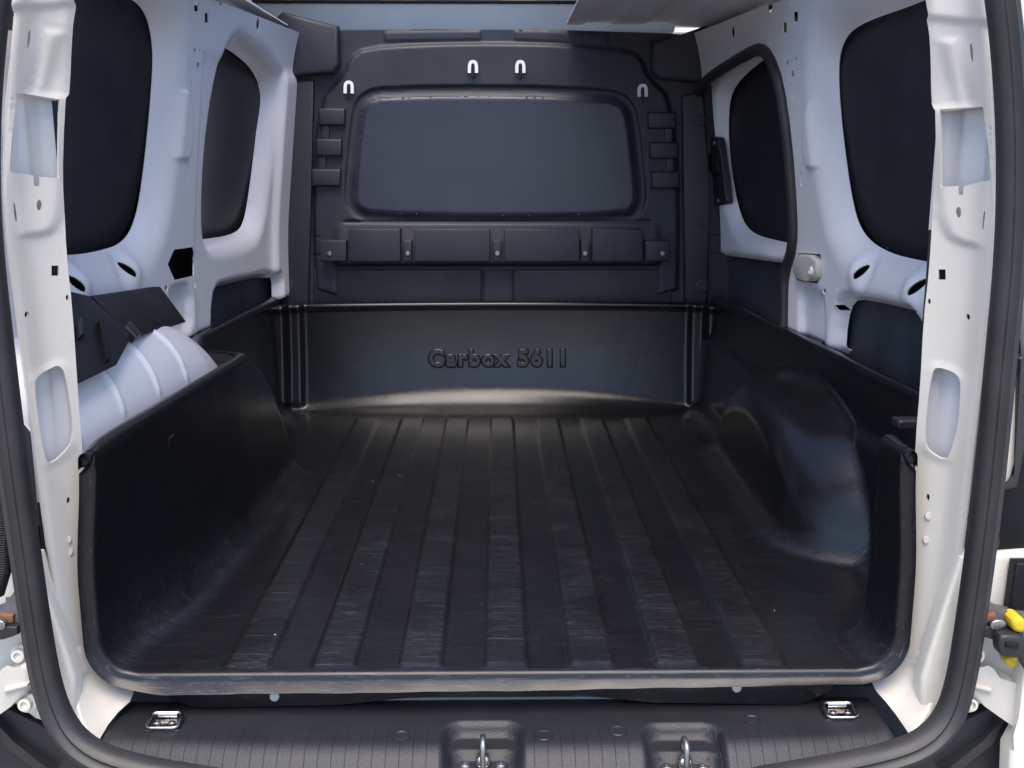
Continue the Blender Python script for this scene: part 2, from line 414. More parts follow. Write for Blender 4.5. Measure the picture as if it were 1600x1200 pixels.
# ---- left wall
s = -1
wr = yzs([(60, 30), (90, -20), (190, -12), (228, 16), (240, 70), (236, 150), (224, 270), (212, 345), (190, 382), (140, 396), (85, 400), (55, 380), (50, 200)], s, 0, 3)
wf = yzs([(327, 100), (337, 76), (352, 72), (400, 112), (411, 140), (405, 200), (395, 285), (386, 345), (372, 366), (318, 375), (303, 372), (300, 330), (303, 250), (312, 170)], s, 0, 3)
lp = yzs([(318, 470), (326, 452), (340, 448), (415, 430), (419, 445), (419, 540), (318, 560)], s, .012, 1)
hexa = yzs([(262, 413), (272, 390), (302, 386), (308, 408), (307, 430), (273, 438)], s, H)
e1, c1 = tilted(207, 421, 15, 6.5, 47, s); e2, c2 = tilted(125, 443, 17, 8, 45, s)
hl = small([(307, 11, 7, 14, 'r'), (323, 28, 6, 15, 'r'), (345, 1, 6, 16, 'e'), (380, 10, 5, 11, 'r'), (403, 38, 5, 20, 'e'), (305, 78, 3.5, 8, 'e'), (312, 80, 2.5, 7, 'e'), (319, 84, 3.5, 8, 'e'), (310, 102, 4, 12, 'e'),
            (299, 132, 1.6, 15, 'r'), (309, 135, 1.6, 15, 'r'), (295, 270, 1.8, 20, 'r'), (260, 450, 4.5, 10, 'e'), (305, 445, 1.8, 9, 'r')], s)
ysm = yz(309, 300, s, H)[0]
em = yzs([(262, 250), (262, 150), (272, 140), (300, 143), (300, 250), (272, 248)], s, H, 1)
rc = yzs([(266, 455), (272, 450), (300, 446), (302, 520), (270, 520)], s, H, 1)
jy = yz(431, 300, s, H)[0]
ext = [dish(c1, .036, .004), dish(c2, .038, .004), lambda P: emboss(em, .006, .004)(P) * sstep(.04, .075, sd_poly(P, wr)), emboss(rc, -.016, .008),
       lambda P: -.007 * sstep(ysm - .006, ysm + .006, P[:, 0]) * sstep(1.0, .96, P[:, 1]),
       lambda P: .018 * sstep(jy - .012, jy + .012, P[:, 0]) * sstep(1.0, .96, P[:, 1])]
def lowbase(P, poly): 
    return -.035 * sstep(.02, -.004, sd_poly(P, poly))
ext.append(lambda P: lowbase(P, lp))
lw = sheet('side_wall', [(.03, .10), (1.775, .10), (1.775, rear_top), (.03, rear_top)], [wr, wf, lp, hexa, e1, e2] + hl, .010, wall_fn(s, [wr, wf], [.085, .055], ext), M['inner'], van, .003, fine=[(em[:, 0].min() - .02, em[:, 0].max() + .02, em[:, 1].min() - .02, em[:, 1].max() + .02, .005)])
panel('window_panel', wr, s, .002, M['pane'], lw, bulge=.03); panel('window_panel', wf, s, .002, M['pane'], lw, bulge=.03)
panel('lower_panel', lp, s, .0, M['board'], lw, gw=.05)
# ---- right wall with the sliding-door opening
s = 1
wr2 = yzs([(1318, 62), (1345, 36), (1440, 4), (1500, -25), (1515, 60), (1515, 390), (1480, 412), (1440, 408), (1385, 394), (1350, 368), (1333, 325), (1316, 205), (1309, 105)], s, 0, 3)
do = yzs([(1108, 530), (1096, 470), (1093, 300), (1090, 185), (1098, 140), (1120, 118), (1180, 82), (1198, 76), (1212, 88), (1228, 130), (1241, 220), (1249, 330), (1249, 385), (1236, 425), (1234, 470), (1234, 560)], s, H * .8)
do = np.vstack([chaikin(do, 1, False), [(1.0, .14), (do[0][0], .14)]])
e3, c3 = tilted(1340, 425, 14, 6.5, -50, s); e4, c4 = tilted(1425, 448, 17, 8, -48, s)
lp2 = yzs([(1316, 560), (1320, 500), (1330, 470), (1350, 468), (1470, 495), (1480, 660), (1320, 600)], s, .02, 1)
hr = small([(1165, 7, 5, 11, 'r'), (1145, 50, 5, 18, 'e'), (1203, 10, 8, 24, 'e'), (1243, 26, 7, 15, 'r'), (1226, 43, 6, 15, 'r'), (1234, 9, 3, 6, 'r'), (1230, 98, 3.5, 8, 'e'), (1237, 95, 2.5, 7, 'e'), (1244, 92, 3.5, 8, 'e'), (1238, 116, 4, 12, 'e'),
            (1239, 148, 1.6, 13, 'r'), (1249, 145, 1.6, 15, 'r'), (1252, 280, 1.8, 20, 'r'), (1288, 455, 4.5, 9, 'e'), (1308, 451, 2.2, 6, 'e'), (1305, 481, 4, 9, 'r'), (1307, 501, 4, 10, 'e'), (1308, 509, 2, 6, 'r')], s)
lat = yzs([(1246, 395), (1282, 397), (1285, 430), (1276, 443), (1244, 438)], s, H)
em2 = yzs([(1256, 262), (1256, 162), (1284, 156), (1290, 166), (1291, 250), (1282, 262)], s, H, 1)
rc2 = yzs([(1248, 470), (1254, 450), (1284, 458), (1287, 475), (1286, 560), (1248, 545)], s, H, 1)
ext2 = [dish(c3, .036, .004), dish(c4, .038, .004), lambda P: emboss(em2, .006, .004)(P) * sstep(.04, .075, sd_poly(P, wr2)), emboss(rc2, -.014, .008), lambda P: lowbase(P, lp2)]
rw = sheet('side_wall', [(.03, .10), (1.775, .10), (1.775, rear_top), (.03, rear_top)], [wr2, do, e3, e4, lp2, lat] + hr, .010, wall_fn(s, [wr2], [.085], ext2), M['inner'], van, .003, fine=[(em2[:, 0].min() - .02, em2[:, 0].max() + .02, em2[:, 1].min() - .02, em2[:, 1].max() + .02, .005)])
panel('window_panel', wr2, s, .002, M['pane'], rw, bulge=.03); panel('lower_panel', lp2, s, .0, M['board'], rw, gw=.05)
for u, v in ((1393, 497), (1331, 487), (1323, 540)):
    y_, z_ = yz(u, v, 1, -.0); lathe('panel_clip', (WX(y_, z_) + .003, y_, z_), (-1, 0, 0), [(.007, 0), (.006, .003), (.0005, .004)], M['black'], rw, 14)
# latch block in the pillar
y0, z0 = lat.mean(0); xw = float(WX(y0, z0)) - H
lb = prism('latch_block', [(float(WX(a, b)) - H - .012, a, b) for a, b in chaikin(grow(lat, -.003), 1)][::-1], (.035, 0, 0), M['white'], rw, .006)
y_, z_ = yz(1268, 424, 1, H + .012); lathe('latch_bolt', (float(WX(y_, z_)) - H - .011, y_, z_), (-1, 0, 0), [(.011, 0), (.011, .003), (.008, .006), (.005, .006), (.004, .003), (.0003, .003)], M['clip'], rw, 18)
# sliding door behind the opening
DO = .012
def yzd(pts, ck=0): return yzs(pts, 1, -DO, ck)
dw = yzd([(1138, 190), (1141, 150), (1158, 122), (1203, 85), (1216, 98), (1232, 160), (1243, 240), (1250, 330), (1255, 384), (1215, 376), (1178, 366), (1160, 345), (1148, 300), (1140, 240)], 2)
dl = yzd([(1131, 480), (1133, 402), (1140, 399), (1240, 412), (1262, 420), (1262, 560), (1135, 520)])
def dfn(P):
    y, z = P[:, 0], P[:, 1]; d = sd_poly(P, dw)
    h = .03 * (1 - (1 - np.clip(d / .05, 0, 1)) ** 2.2) - .03 - .02 * sstep(.012, -.004, sd_poly(P, dl))
    return np.stack([WX(y, z) + DO + .0 - h - .03, y, z], 1)
dr = sheet('sliding_door', [(do[:, 0].min() - .03, .1), (1.76, .1), (1.76, 1.06), (do[:, 0].min() - .03, 1.06)], [dw, dl], .012, dfn, M['inner'], van, .003)
panel('window_panel', dw, 1, DO + .003, M['pane'], dr, bulge=.03); panel('lower_panel', dl, 1, DO + .006, M['board'], dr)
sp_ = dens(np.vstack([do[:-2]]), .02, False)
tube('door_gasket', [(float(WX(a, b)) - H - .006, a, b) for a, b in sp_], circ(.0150, 12, .013), M['rubber'], dr, up=(1, 0, 0))
hp = yzd([(1122, 222), (1127, 214), (1138, 213), (1141, 222), (1153, 312), (1151, 320), (1132, 322), (1129, 316)], 1)
hd = prism('handle_plate', [(float(WX(a, b)) - .022, a, b) for a, b in hp][::-1], (.02, 0, 0), M['black'], dr, .004)
hq = yzd([(1125, 240), (1138, 238), (1145, 275), (1131, 276)], 2)
prism('handle_grip', [(float(WX(a, b)) - .030, a, b) for a, b in hq][::-1], (.012, 0, 0), M['cover'], dr, .004)
for u, v in ((1134, 223), (1140, 314)):
    a, b = yzd([(u, v)])[0]; lathe('handle_screw', (float(WX(a, b)) - .021, a, b), (-1, 0, 0), [(.008, 0), (.008, .002), (.006, .004), (.003, .004), (.0003, .002)], M['zinc'], dr, 16)

# ------------------------------------------------------------------ roof lining, cab header and what is seen over the bulkhead
def roof_fn(P):
    x, y = P[:, 0], P[:, 1]
    rib = sum(.006 * sstep(.05, .03, np.abs(x - c)) for c in (.29, .47))
    z = 1.125 - .06 * np.maximum(0, np.abs(x) - .45) ** 1.5 * 2 + rib + .012 * (y < 0)
    return np.stack([x, y, z], 1)
sheet('roof_lining', [(.60, .06), (.66, .06), (.66, 1.79), (.20, 1.79), (.195, .98), (.60, .98)], [], .012, roof_fn, M['lining'], van, .004)
sheet('roof_lining', [(-.66, .06), (-.60, .06), (-.60, 1.79), (-.66, 1.79)], [], .015, roof_fn, M['lining'], van, .004)
for s in (-1, 1):
    rbox('roof_rail', (s * .645, .95, 1.112), (.03, 1.66, .03), M['roof'], van, .008)
rbox('cab_header', (-.1, 2.02, 1.168), (1.3, .06, .086), M['headliner'], van, .012)
rbox('header_gasket', (-.1, 2.0, 1.216), (1.3, .03, .008), M['rubber'], van, .003)
fac = empty('building_facade', (-2, 9, GZ)); fac['label'] = 'beige building front with grey-blue windows seen over the partition'; fac['category'] = 'building'
rbox('wall', (-2, 9.2, GZ + 2.2), (14, .4, 4.4), M['facade'], fac, .02)
for i, x in enumerate((-4.4, -3.3, -2.35, -1.45, -.35, .75, 1.9)):
    wdo = rbox('window', (x, 8.99, 2.15), (.78, .06, .5), M['fglass'], fac, .01)
    rbox('sill', (x, 8.96, 1.87), (.86, .1, .04), M['headliner'], wdo, .006)

# ------------------------------------------------------------------ bulkhead
BY = 1.80
def bz(pts, ck=0, y=BY):
    a = np.array([at(u, v, 'y', y)[[0, 2]] for u, v in pts]); return chaikin(a, ck) if ck else a
main = bz([(497, 500), (490, 300), (500, 160), (540, 118), (548, 92), (570, 76), (660, 70), (780, 68), (890, 71), (985, 80), (1003, 95), (1010, 120), (1048, 155), (1060, 300), (1056, 500)], 1)
win = bz([(566, 172), (578, 156), (605, 151), (780, 148), (940, 154), (968, 160), (982, 180), (994, 290), (994, 318), (978, 336), (780, 339), (580, 335), (557, 322), (553, 300), (558, 240)], 1)
zl = at(780, 346, 'y', BY)[2]; zb0 = at(780, 409, 'y', BY)[2]
tops = [bz([(601, 50), (751, 48), (751, 62), (601, 64)]), bz([(804, 48), (950, 52), (949, 69), (804, 62)])]
def bulk_fn(P):
    x, z = P[:, 0], P[:, 1]
    dm = sd_poly(P, main); dwn = sd_poly(P, win)
    d = .014 * sstep(.007, -.007, dm)
    d -= .009 * sstep(-.002, .003, dwn) * sstep(.030, .024, dwn) * sstep(zl - .01, zl + .015, z)
    d += .003 * sstep(.007, .004, np.abs(dwn - .004))
    d -= .010 * sstep(.006, .0, np.abs(z - zl)) * sstep(.47, .45, np.abs(x))
    sl = np.clip((zl - z) / (zl - zb0), 0, 1) * sstep(.50, .47, np.abs(x))
    d += .022 * sl * sstep(zb0 - .012, zb0 - .002, z)
    d -= .012 * sstep(zb0, zb0 - .012, z) * sstep(.50, .47, np.abs(x))
    d += .004 * sstep(.05, .04, np.abs(x)) * sstep(zb0 - .02, zb0 - .03, z)
    for t in tops: d += .004 * sstep(.003, -.003, sd_poly(P, t))
    for zz in (at(0, 371, 'y', BY)[2], at(0, 399, 'y', BY)[2]):
        d -= .003 * sstep(.004, .001, np.abs(z - zz)) * sstep(.53, .54, np.abs(x))
    d += .03 * sstep(.55, .66, np.abs(x)) * 0
    return np.stack([x, BY - d, z], 1)
ztop = at(780, 47, 'y', BY)[2]
bo = [(-.70, .05), (.70, .05), (.70, ztop - .03), (.5, ztop - .008), (.2, ztop), (-.2, ztop + .002), (-.5, ztop - .002), (-.70, ztop - .02)]
bk = sheet('bulkhead', bo, [], .0052, bulk_fn, M['bulk'], van, .012)
wi = grow(win, -.004)
def wfn(P): return np.stack([P[:, 0], BY - .0230 + .0035 * sstep(-.008, 0, sd_poly(P, wi)), P[:, 1]], 1)
sheet('window_panel', dens(wi, .006), [], .006, wfn, M['bulk_win'], bk, .008)
def uhook(u, v):
    pts = chaikin([(u - 5.5, v + 9), (u - 5.5, v - 4), (u - 3, v - 8.5), (u + 3, v - 8.5), (u + 5.5, v - 4), (u + 5.5, v + 9)], 2, False)
    P = [at(a, b, 'y', BY - .028) for a, b in pts]
    o = tube('hook', P, [(-.0046, -.004), (.0046, -.004), (.0046, .004), (-.0046, .004)], M['clip'], bk)
    c = at(u, v + 10, 'y', BY - .016); rbox('hook_slot', c, (.008, .005, .026), M['bulk_dark'], bk, .002)
for u, v in ((545, 137), (739, 105), (813, 105), (1004, 142)): uhook(u, v)
for u0, u1, v0, v1 in ((498, 539, 169, 196), (494, 534, 217, 244), (487, 532, 264, 291), (1013, 1057, 175, 201), (1016, 1060, 222, 248), (1018, 1062, 268, 295)):
    ppx('grip_block', [(u0, v0), (u1, v0), (u1, v1), (u0, v1)], BY - .034, .03, M['bulk_dark'], bk, .007)
for u, v0, v1 in ((508, 194, 219), (503, 242, 266), (1045, 199, 224), (1047, 246, 270)):
    ppx('link_bar', [(u - 6, v0), (u + 6, v0), (u + 6, v1), (u - 6, v1)], BY - .024, .02, M['bulk_dark'], bk, .003)
for u0, u1 in ((545, 625), (648, 765), (788, 905), (926, 1004)):
    ppx('ledge_block', [(u0, 358), (u1, 358), (u1 + 1, 409), (u0 - 1, 409)], BY - .072, .065, M['bulk'], bk, .004)
for u0, u1, su in ((500, 541, 515), (630, 643, 637), (770, 783, 777), (908, 921, 914), (1008, 1046, 1035)):
    ppx('ledge_tab', [(u0, 376), (u1, 376), (u1, 408), (u0, 408)], BY - .062, .055, M['bulk'], bk, .003)
    screw('ledge_screw', at(su, 396, 'y', BY - .062), (0, -1, 0), .0075, M['zinc'], bk)
for u0, u1 in ((490, 752), (802, 1050)):
    ppx('recess_panel', [(u0, 421), (u1, 421), (u1, 476), (u0, 476)], BY - .008, .012, M['bulk_dark'], bk, .004)  # darker plastic paints in the shade under the ledge overhang
for s_, q in ((-1, [(416, 40), (440, 18), (528, 40), (530, 100), (522, 114), (446, 120), (418, 104)]), (1, [(1020, 62), (1100, 48), (1132, 36), (1134, 90), (1096, 130), (1028, 122), (1019, 110)])):
    ppx('corner_block', q, BY - .045, .04, M['bulk'], bk, .012)
for u, v in ((452, 182), (447, 342), (449, 444), (1092, 188), (1098, 345), (1097, 446)):
    lathe('wall_stud', at(u, v, 'y', BY - .02), (0, -1, 0), [(.02, 0), (.02, .006), (.015, .007), (.014, .006), (.0005, .006)], M['bulk_dark'], bk, 20)
# side columns of the partition
for q in ([(436, 130), (490, 125), (486, 300), (482, 480), (436, 480)], [(1066, 150), (1100, 140), (1108, 300), (1106, 480), (1070, 480)]):
    ppx('side_column', q, BY - .024, .02, M['bulk_dark'], bk, .006)

# ------------------------------------------------------------------ rear pillars
def PF(x, z):
    """y of the slanted rear face of the pillar"""
    ax = np.abs(x); return .022 - .8 * (ax - .59) - .10 * sstep(.0, -.09, z)
def pil(u, v):
    return hit(u, v, lambda q: q[1] - PF(q[0], q[2]), .7, 2.2)
def pxz(pts, ck=0):
    a = np.array([pil(u, v)[[0, 2]] for u, v in pts]); return chaikin(a, ck) if ck else a
PIL = {
 -1: dict(
  out=[(124, -130), (121, 0), (116, 33), (108, 110), (101, 240), (100, 310), (104, 400), (113, 480), (121, 600), (128, 690), (132, 760), (138, 900), (150, 1000), (165, 1030), (200, 1060), (212, 1088), (176, 1120), (154, 1160), (150, 1172), (135, 1168), (112, 1128), (100, 1080), (88, 1000), (74, 900), (60, 800), (46, 690), (31, 580), (17, 470), (6, 390), (-1, 300), (2, 180), (12, 80), (22, 0), (30, -130)],
  up=[(37, 148), (44, 147), (98, 156), (96, 278), (67, 276), (66, 291), (58, 290), (57, 274), (25, 268)],
  low=[(61, 596), (66, 583), (80, 575), (93, 569), (103, 580), (111, 625), (116, 665), (114, 688), (108, 700), (86, 722), (79, 716), (72, 680)],
  small=[(53, 64, 3.4, 30, 'e', 6), (31, 331, 3.4, 31, 'e', -6), (66, 320, 8, 17, 'e'), (86, 423, 11, 16, 'r'), (105, 465, 4.5, 9, 'e'), (48, 489, 5, 10, 'e'), (107, 782, 5, 11, 'e')],
  tri=[(72, 36), (130, 46), (125, 154), (46, 146)], fold=[(74, 45), (106, 50), (70, 148), (52, 146)], upper=[(24, 370), (24, -140), (124, -140), (100, 320), (92, 352), (78, 366)]),
 1: dict(
  out=[(1425, -130), (1440, 0), (1449, 55), (1456, 130), (1460, 240), (1458, 320), (1452, 420), (1443, 500), (1438, 600), (1430, 690), (1430, 760), (1426, 900), (1414, 980), (1398, 1014), (1362, 1046), (1362, 1072), (1392, 1105), (1416, 1140), (1420, 1150), (1442, 1146), (1462, 1120), (1478, 1080), (1488, 1020), (1498, 950), (1510, 860), (1522, 760), (1534, 650), (1545, 560), (1556, 470), (1562, 380), (1564, 280), (1561, 180), (1552, 80), (1542, 0), (1534, -130)],
  up=[(1464, 171), (1519, 168), (1526, 168), (1538, 280), (1501, 291), (1500, 304), (1493, 304), (1493, 290), (1466, 292)],
  low=[(1454, 582), (1462, 572), (1488, 580), (1497, 590), (1498, 604), (1494, 660), (1483, 706), (1475, 719), (1450, 705), (1443, 690), (1446, 640)],
  small=[(1511, 84, 3.4, 30, 'e', -5), (1529, 343, 3.4, 31, 'e', 4), (1493, 331, 8, 17, 'e'), (1472, 429, 11, 16, 'r'), (1452, 471, 4.5, 9, 'e'), (1511, 495, 5, 10, 'e'), (1450, 777, 5, 11, 'e')],
  tri=[(1430, 60), (1492, 54), (1518, 164), (1440, 172)], fold=[(1459, 62), (1491, 58), (1512, 164), (1496, 166)], upper=[(1542, 390), (1542, -140), (1430, -140), (1464, 330), (1472, 358), (1486, 376)])}
for s in (-1, 1):
    D = PIL[s]
    out = pxz(D['out']); up = pxz(D['up']); low = pxz(D['low'], 1); tri = pxz(D['tri']); fold = pxz(D['fold']); upper = pxz(D['upper'], 1)
    i0 = max(range(len(D['out'])), key=lambda i: D['out'][i][1]); outer_line = out[i0 + 1:]
    sh = []
    for (u, v, a, b, k, *g) in D['small']:
        q = ell((u, v), a / 2, b / 2, g[0] if g else 0, 12) if k == 'e' else np.array([(u - a / 2, v - b / 2), (u + a / 2, v - b / 2), (u + a / 2, v + b / 2), (u - a / 2, v + b / 2)])
        sh.append(pxz(q))
    ztj = pxz([(D['out'][2][0], 22 if s < 0 else 40)])[0][1]
    def pfn(P, s=s, up=up, low=low, tri=tri, fold=fold, upper=upper, ol=outer_line, ztj=ztj):
        x, z = P[:, 0], P[:, 1]; y = PF(x, z)
        # rolled outer flange
        seg = np.vstack([ol, ol[::-1] + 1e-5]); d = np.abs(sd_poly(P, seg))
        y = y - .016 * np.exp(-((d - .014) / .010) ** 2) + .01 * sstep(.008, 0, d)
        y = y - .010 * sstep(.004, -.006, sd_poly(P, upper))            # upper section stands proud
        y = y + .011 * sstep(.002, -.005, sd_poly(P, tri)) * sstep(ztj + .0, ztj - .09, z)
        y = y - .008 * sstep(.003, -.008, sd_poly(P, fold))
        y = y - .004 * np.exp(-(sd_poly(P, low) / .006) ** 2)
        y = y - .009 * sstep(ztj - .003, ztj + .003, z + .25 * (np.abs(x) - .62))
        return np.stack([x, y, z], 1)
    fz = .5
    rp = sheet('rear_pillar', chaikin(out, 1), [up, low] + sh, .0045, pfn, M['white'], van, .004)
    bx = np.abs(out[:, 0])
    for z0_, z1_, mt, xi, nm in ((-.04, .27, 'hole', .608, 'shade_sheet'), (.27, .52, 'roof', .615, 'pillar_reinforcement'), (.52, .655, 'hole', .608, 'shade_sheet'), (.655, .92, 'roof', .607, 'pillar_reinforcement'), (.92, 1.08, 'hole', .608, 'shade_sheet')):  # dark strips added as painted shade behind small holes; reinforcement behind the cutouts
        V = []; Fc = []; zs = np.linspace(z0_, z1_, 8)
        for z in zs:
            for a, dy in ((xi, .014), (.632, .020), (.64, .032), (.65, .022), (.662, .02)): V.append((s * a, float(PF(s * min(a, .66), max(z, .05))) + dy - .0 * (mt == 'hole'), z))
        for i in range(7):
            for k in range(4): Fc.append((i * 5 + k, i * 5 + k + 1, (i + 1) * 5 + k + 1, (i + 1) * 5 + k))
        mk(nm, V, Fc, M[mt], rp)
    # sealed seam low on the pillar
    q = [(101, 1020), (134, 1002), (152, 1036), (146, 1048), (104, 1066)] if s < 0 else [(1432, 1012), (1462, 1024), (1458, 1056), (1425, 1036)]
    qq = pxz(q, 1)
    def tfn(P, qq=qq, pfn=pfn): 
        A = pfn(P); A[:, 1] -= .0035 * sstep(.002, -.006, sd_poly(P, qq)) * (1 + .4 * np.sin(P[:, 0] * 700 + 40 * P[:, 1])); return A
    sheet('seam_tape', qq, [], .004, tfn, M['tape'], rp, .003)
    for (u, v) in (((106, 843), (108, 862)) if s < 0 else ((1451, 806), (1448, 843))):
        p = pil(u, v); lathe('weld_dimple', (p[0], p[1] - .001, p[2]), (0, -1, .1), [(.006, -.002), (.0055, .001), (.002, .0016), (.0003, .0012)], M['white'], rp, 12)

# ------------------------------------------------------------------ rubber seal round the rear opening
SL = [(12, -160), (-6, -40), (-20, 80), (-27, 200), (-26, 320), (-17, 430), (-5, 530), (8, 640), (24, 760), (40, 870), (56, 980), (70, 1060), (88, 1118), (118, 1162), (170, 1192), (260, 1212), (420, 1236), (600, 1252), (780, 1256), (960, 1250), (1120, 1232), (1280, 1206), (1390, 1184), (1450, 1160), (1486, 1118), (1503, 1060), (1516, 980), (1530, 880), (1544, 770), (1556, 650), (1566, 540), (1577, 430), (1583, 320), (1583, 200), (1576, 80), (1563, -30), (1545, -160)]
def sy(v): return -.105 - .03 * float(sstep(1080, 1230, v))
P = [at(u, v, 'y', sy(v)) for u, v in SL]; P = dens(chaikin(P, 2, False), .02, False)
prof = [(-.017, .012), (-.019, -.004), (-.014, -.017), (-.006, -.021), (-.001, -.014), (.002, -.013), (.007, -.017), (.014, -.012), (.018, .0), (.017, .012)]
tube('door_seal', P, [(a, b) for a, b in prof], M['rubber'], van)

# ------------------------------------------------------------------ sill trim
SZ = -.066
pk = [ell((-.015, -.16), .056, .075, 0, 40), ell((.262, -.16), .056, .075, 0, 40)]
def rrect(cx, cy, a, b, r, n=6):
    out = []
    for sx, sy_, t0 in ((1, 1, 0), (-1, 1, 90), (-1, -1, 180), (1, -1, 270)):
        for k in range(n + 1):
            t = R(t0 + 90 * k / n); out.append((cx + sx * (a - r) + r * math.cos(t), cy + sy_ * (b - r) + r * math.sin(t)))
    return np.array(out)
pcx = [at(755, 1165, 'z', SZ - .02)[0], at(1065, 1165, 'z', SZ - .02)[0]]
ptop = [at(755, 1128, 'z', SZ)[1], at(1065, 1131, 'z', SZ)[1]]
pk = [rrect(cx, t - .10, .057, .10, .028) for cx, t in zip(pcx, ptop)]
pk2 = [rrect(cx, t - .10 - .042, .049, .10, .022) for cx, t in zip(pcx, ptop)]
def creas(x): return -.104 + .030 * np.clip(np.abs(x) / .575, 0, 1) ** 3
def sill_fn(P):
    x, t = P[:, 0], P[:, 1]            # t runs rearwards from the liner
    y = .03 - t; c = creas(x); over = np.maximum(0, c + .012 - y)
    drop = np.where(over < .03, over ** 2 / .06 , .015 + (over - .03) * 1.0)
    z = SZ - drop
    Q = np.stack([x, y], 1)
    for q, q2 in zip(pk, pk2):
        z = z - .022 * sstep(.003, -.008, sd_poly(Q, q)) - .014 * sstep(.002, -.005, sd_poly(Q, q2))
    e = sstep(.572, .578, np.abs(x)); z = z - .008 * e
    return np.stack([x, y, z], 1)
sl = sheet('sill_trim', [(-.578, 0), (.578, 0), (.578, .20), (.4, .235), (0, .25), (-.4, .235), (-.578, .20)], [], .0055, sill_fn, M['sill'], van, .01)
def tie(u, v):
    c = at(u, v, 'z', SZ + .004); g = empty('x', (0, 0, 0)); bpy.data.objects.remove(g)
    rr = rrect(0, 0, .023, .017, .008, 5); A = R(8)
    ring = [Vector((c[0] + a, c[1] + b - .004, c[2] + .004 + .003 * b / .017)) for a, b in rr]
    o = tube('tie_down_ring', ring, circ(.0026, 8), M['steel'], sl, True, up=(0, 0, 1))
    rbox('ring_plate', (c[0], c[1] - .001, c[2] - .003), (.036, .026, .004), M['steel'], o, .0015)
    tube('ring_hinge', [(c[0] - .014, c[1] + .014, c[2] + .004), (c[0] + .014, c[1] + .014, c[2] + .004)], circ(.0055, 10), M['steel'], o, up=(0, 0, 1))
    for k in (-1, 1): screw('ring_screw', (c[0] + k * .011, c[1] - .006, c[2]), (0, 0, 1), .0055, M['steel'], o)
    rbox('ring_recess', (c[0], c[1], SZ - .0005), (.05, .042, .004), M['black'], o, .0015)
tie(259, 1127); tie(1311, 1111)
for u, v in ((850, 1150), (965, 1143)):
    lathe('blind_plug', at(u, v, 'z', SZ), (0, 0, 1), [(.0135, -.002), (.0135, .0012), (.0125, .002), (.0118, .0008), (.0003, .0004)], M['black'], sl, 28)
for u, v in ((627, 1150), (1175, 1125)):
    c = at(u, v, 'z', SZ)
    o = lathe('screw_cup', c, (0, 0, 1), [(.0135, -.002), (.0135, .0014), (.0115, .002), (.0075, -.004), (.0003, -.0045)], M['black'], sl, 28)
    screw('cup_screw', (c[0], c[1] - .002, c[2] - .0035), (0, 0, 1), .0055, M['zinc'], o)
for i, (cx, t) in enumerate(zip(pcx, ptop)):
    zc = SZ - .034; yc = t - .050
    base = [(cx + a, yc - .006 + b, zc - .004) for a, b in np.vstack([ell((-.024, -.004), .015, .012, 0, 14)[2:12], ell((.024, -.004), .015, .012, 0, 14)[[9, 10, 11, 12, 13, 0, 1, 2, 3, 4, 5]]])]
    bs_ = rbox('striker_plate', (cx, yc - .008, zc - .005), (.074, .024, .005), M['steel'], sl, .0022)
    rbox('striker_rib', (cx, yc - .006, zc + .006), (.020, .022, .018), M['steel'], bs_, .006)
    tube('striker_loop', chaikin([(cx, yc - .02, zc), (cx, yc - .02, zc + .03), (cx, yc - .012, zc + .038), (cx, yc + .004, zc + .038), (cx, yc + .012, zc + .03), (cx, yc + .012, zc)], 2, False), circ(.0045, 10), M['zinc'], bs_, up=(1, 0, 0))
    for k in (-1, 1): screw('striker_screw', (cx + k * .026, yc - .008, zc - .003), (0, 0, 1), .008, M['zinc'], bs_)
prism('sill_edge_strip', [(x, .030, SZ - .004) for x in (-.19, .20)] + [(x, .030, SZ + .007 * (1 - ((x - .005) / .20) ** 2)) for x in np.linspace(.19, -.18, 14)], (0, .02, 0), M['shade_cream'], sl, 0)

# ------------------------------------------------------------------ left wheel housing and plastic cover
prof_h = chaikin([(-.578, .29), (-.582, .34), (-.60, .395), (-.64, .437), (-.69, .458), (-.80, .468)], 3, False)
cum = np.r_[0, np.cumsum(np.linalg.norm(np.diff(prof_h, axis=0), axis=1))]; LQ = cum[-1]
def wh_fn(P):
    y, q = P[:, 0], P[:, 1]
    x = np.interp(q, cum, prof_h[:, 0]); z = np.interp(q, cum, prof_h[:, 1])
    t = np.clip((y - .45) / .42, 0, 1); drop = .20 * (1 - np.sqrt(np.maximum(0, 1 - t ** 2)))
    t2 = np.clip((.25 - y) / .4, 0, 1); drop = drop + .10 * (1 - np.sqrt(np.maximum(0, 1 - t2 ** 2)))
    r = sum(np.exp(-((y - c) / .0075) ** 4) for c in (.085, .245, .395, .53)) * sstep(.03, .06, q) * sstep(.185, .15, q)
    nx, nz = .5, .85
    return np.stack([x - (np.interp(y, [0, .12, .66], [.598, .582, .535]) - .535) + .006 * r * nx, y, z - drop + .006 * r * nz], 1)
wh = sheet('wheel_housing', [(.0, 0), (.84, 0), (.84, LQ), (.0, LQ)], [], .006, wh_fn, M['inner'], van, .003)
def pt(u, v, x): return at(u, v, 'x', x)
A = pt(108, 452, -.745); B = pt(232, 440, -.735); Cc = pt(292, 503, -.675); Dd = pt(205, 531, -.632); E_ = pt(184, 571, -.618); Ff = pt(100, 612, -.63); G = pt(140, 462, -.725); Hh = pt(204, 518, -.64); B2 = pt(250, 446, -.735)
off = np.array((-.05, .02, -.05))
def slab(name, ring, mat, par, th=(-.02, .006, -.02), bev=.004): return prism(name, ring, th, mat, par, bev)
cv = slab('cover', [G, B2, Cc, Dd, Hh], M['cover'], wh, (-.05, .03, -.012), .006)
slab('cover_face', [pt(90, 450, -.75), G, Hh, Dd, E_, Ff], M['cover'], wh, (-.04, .05, -.006), .006)
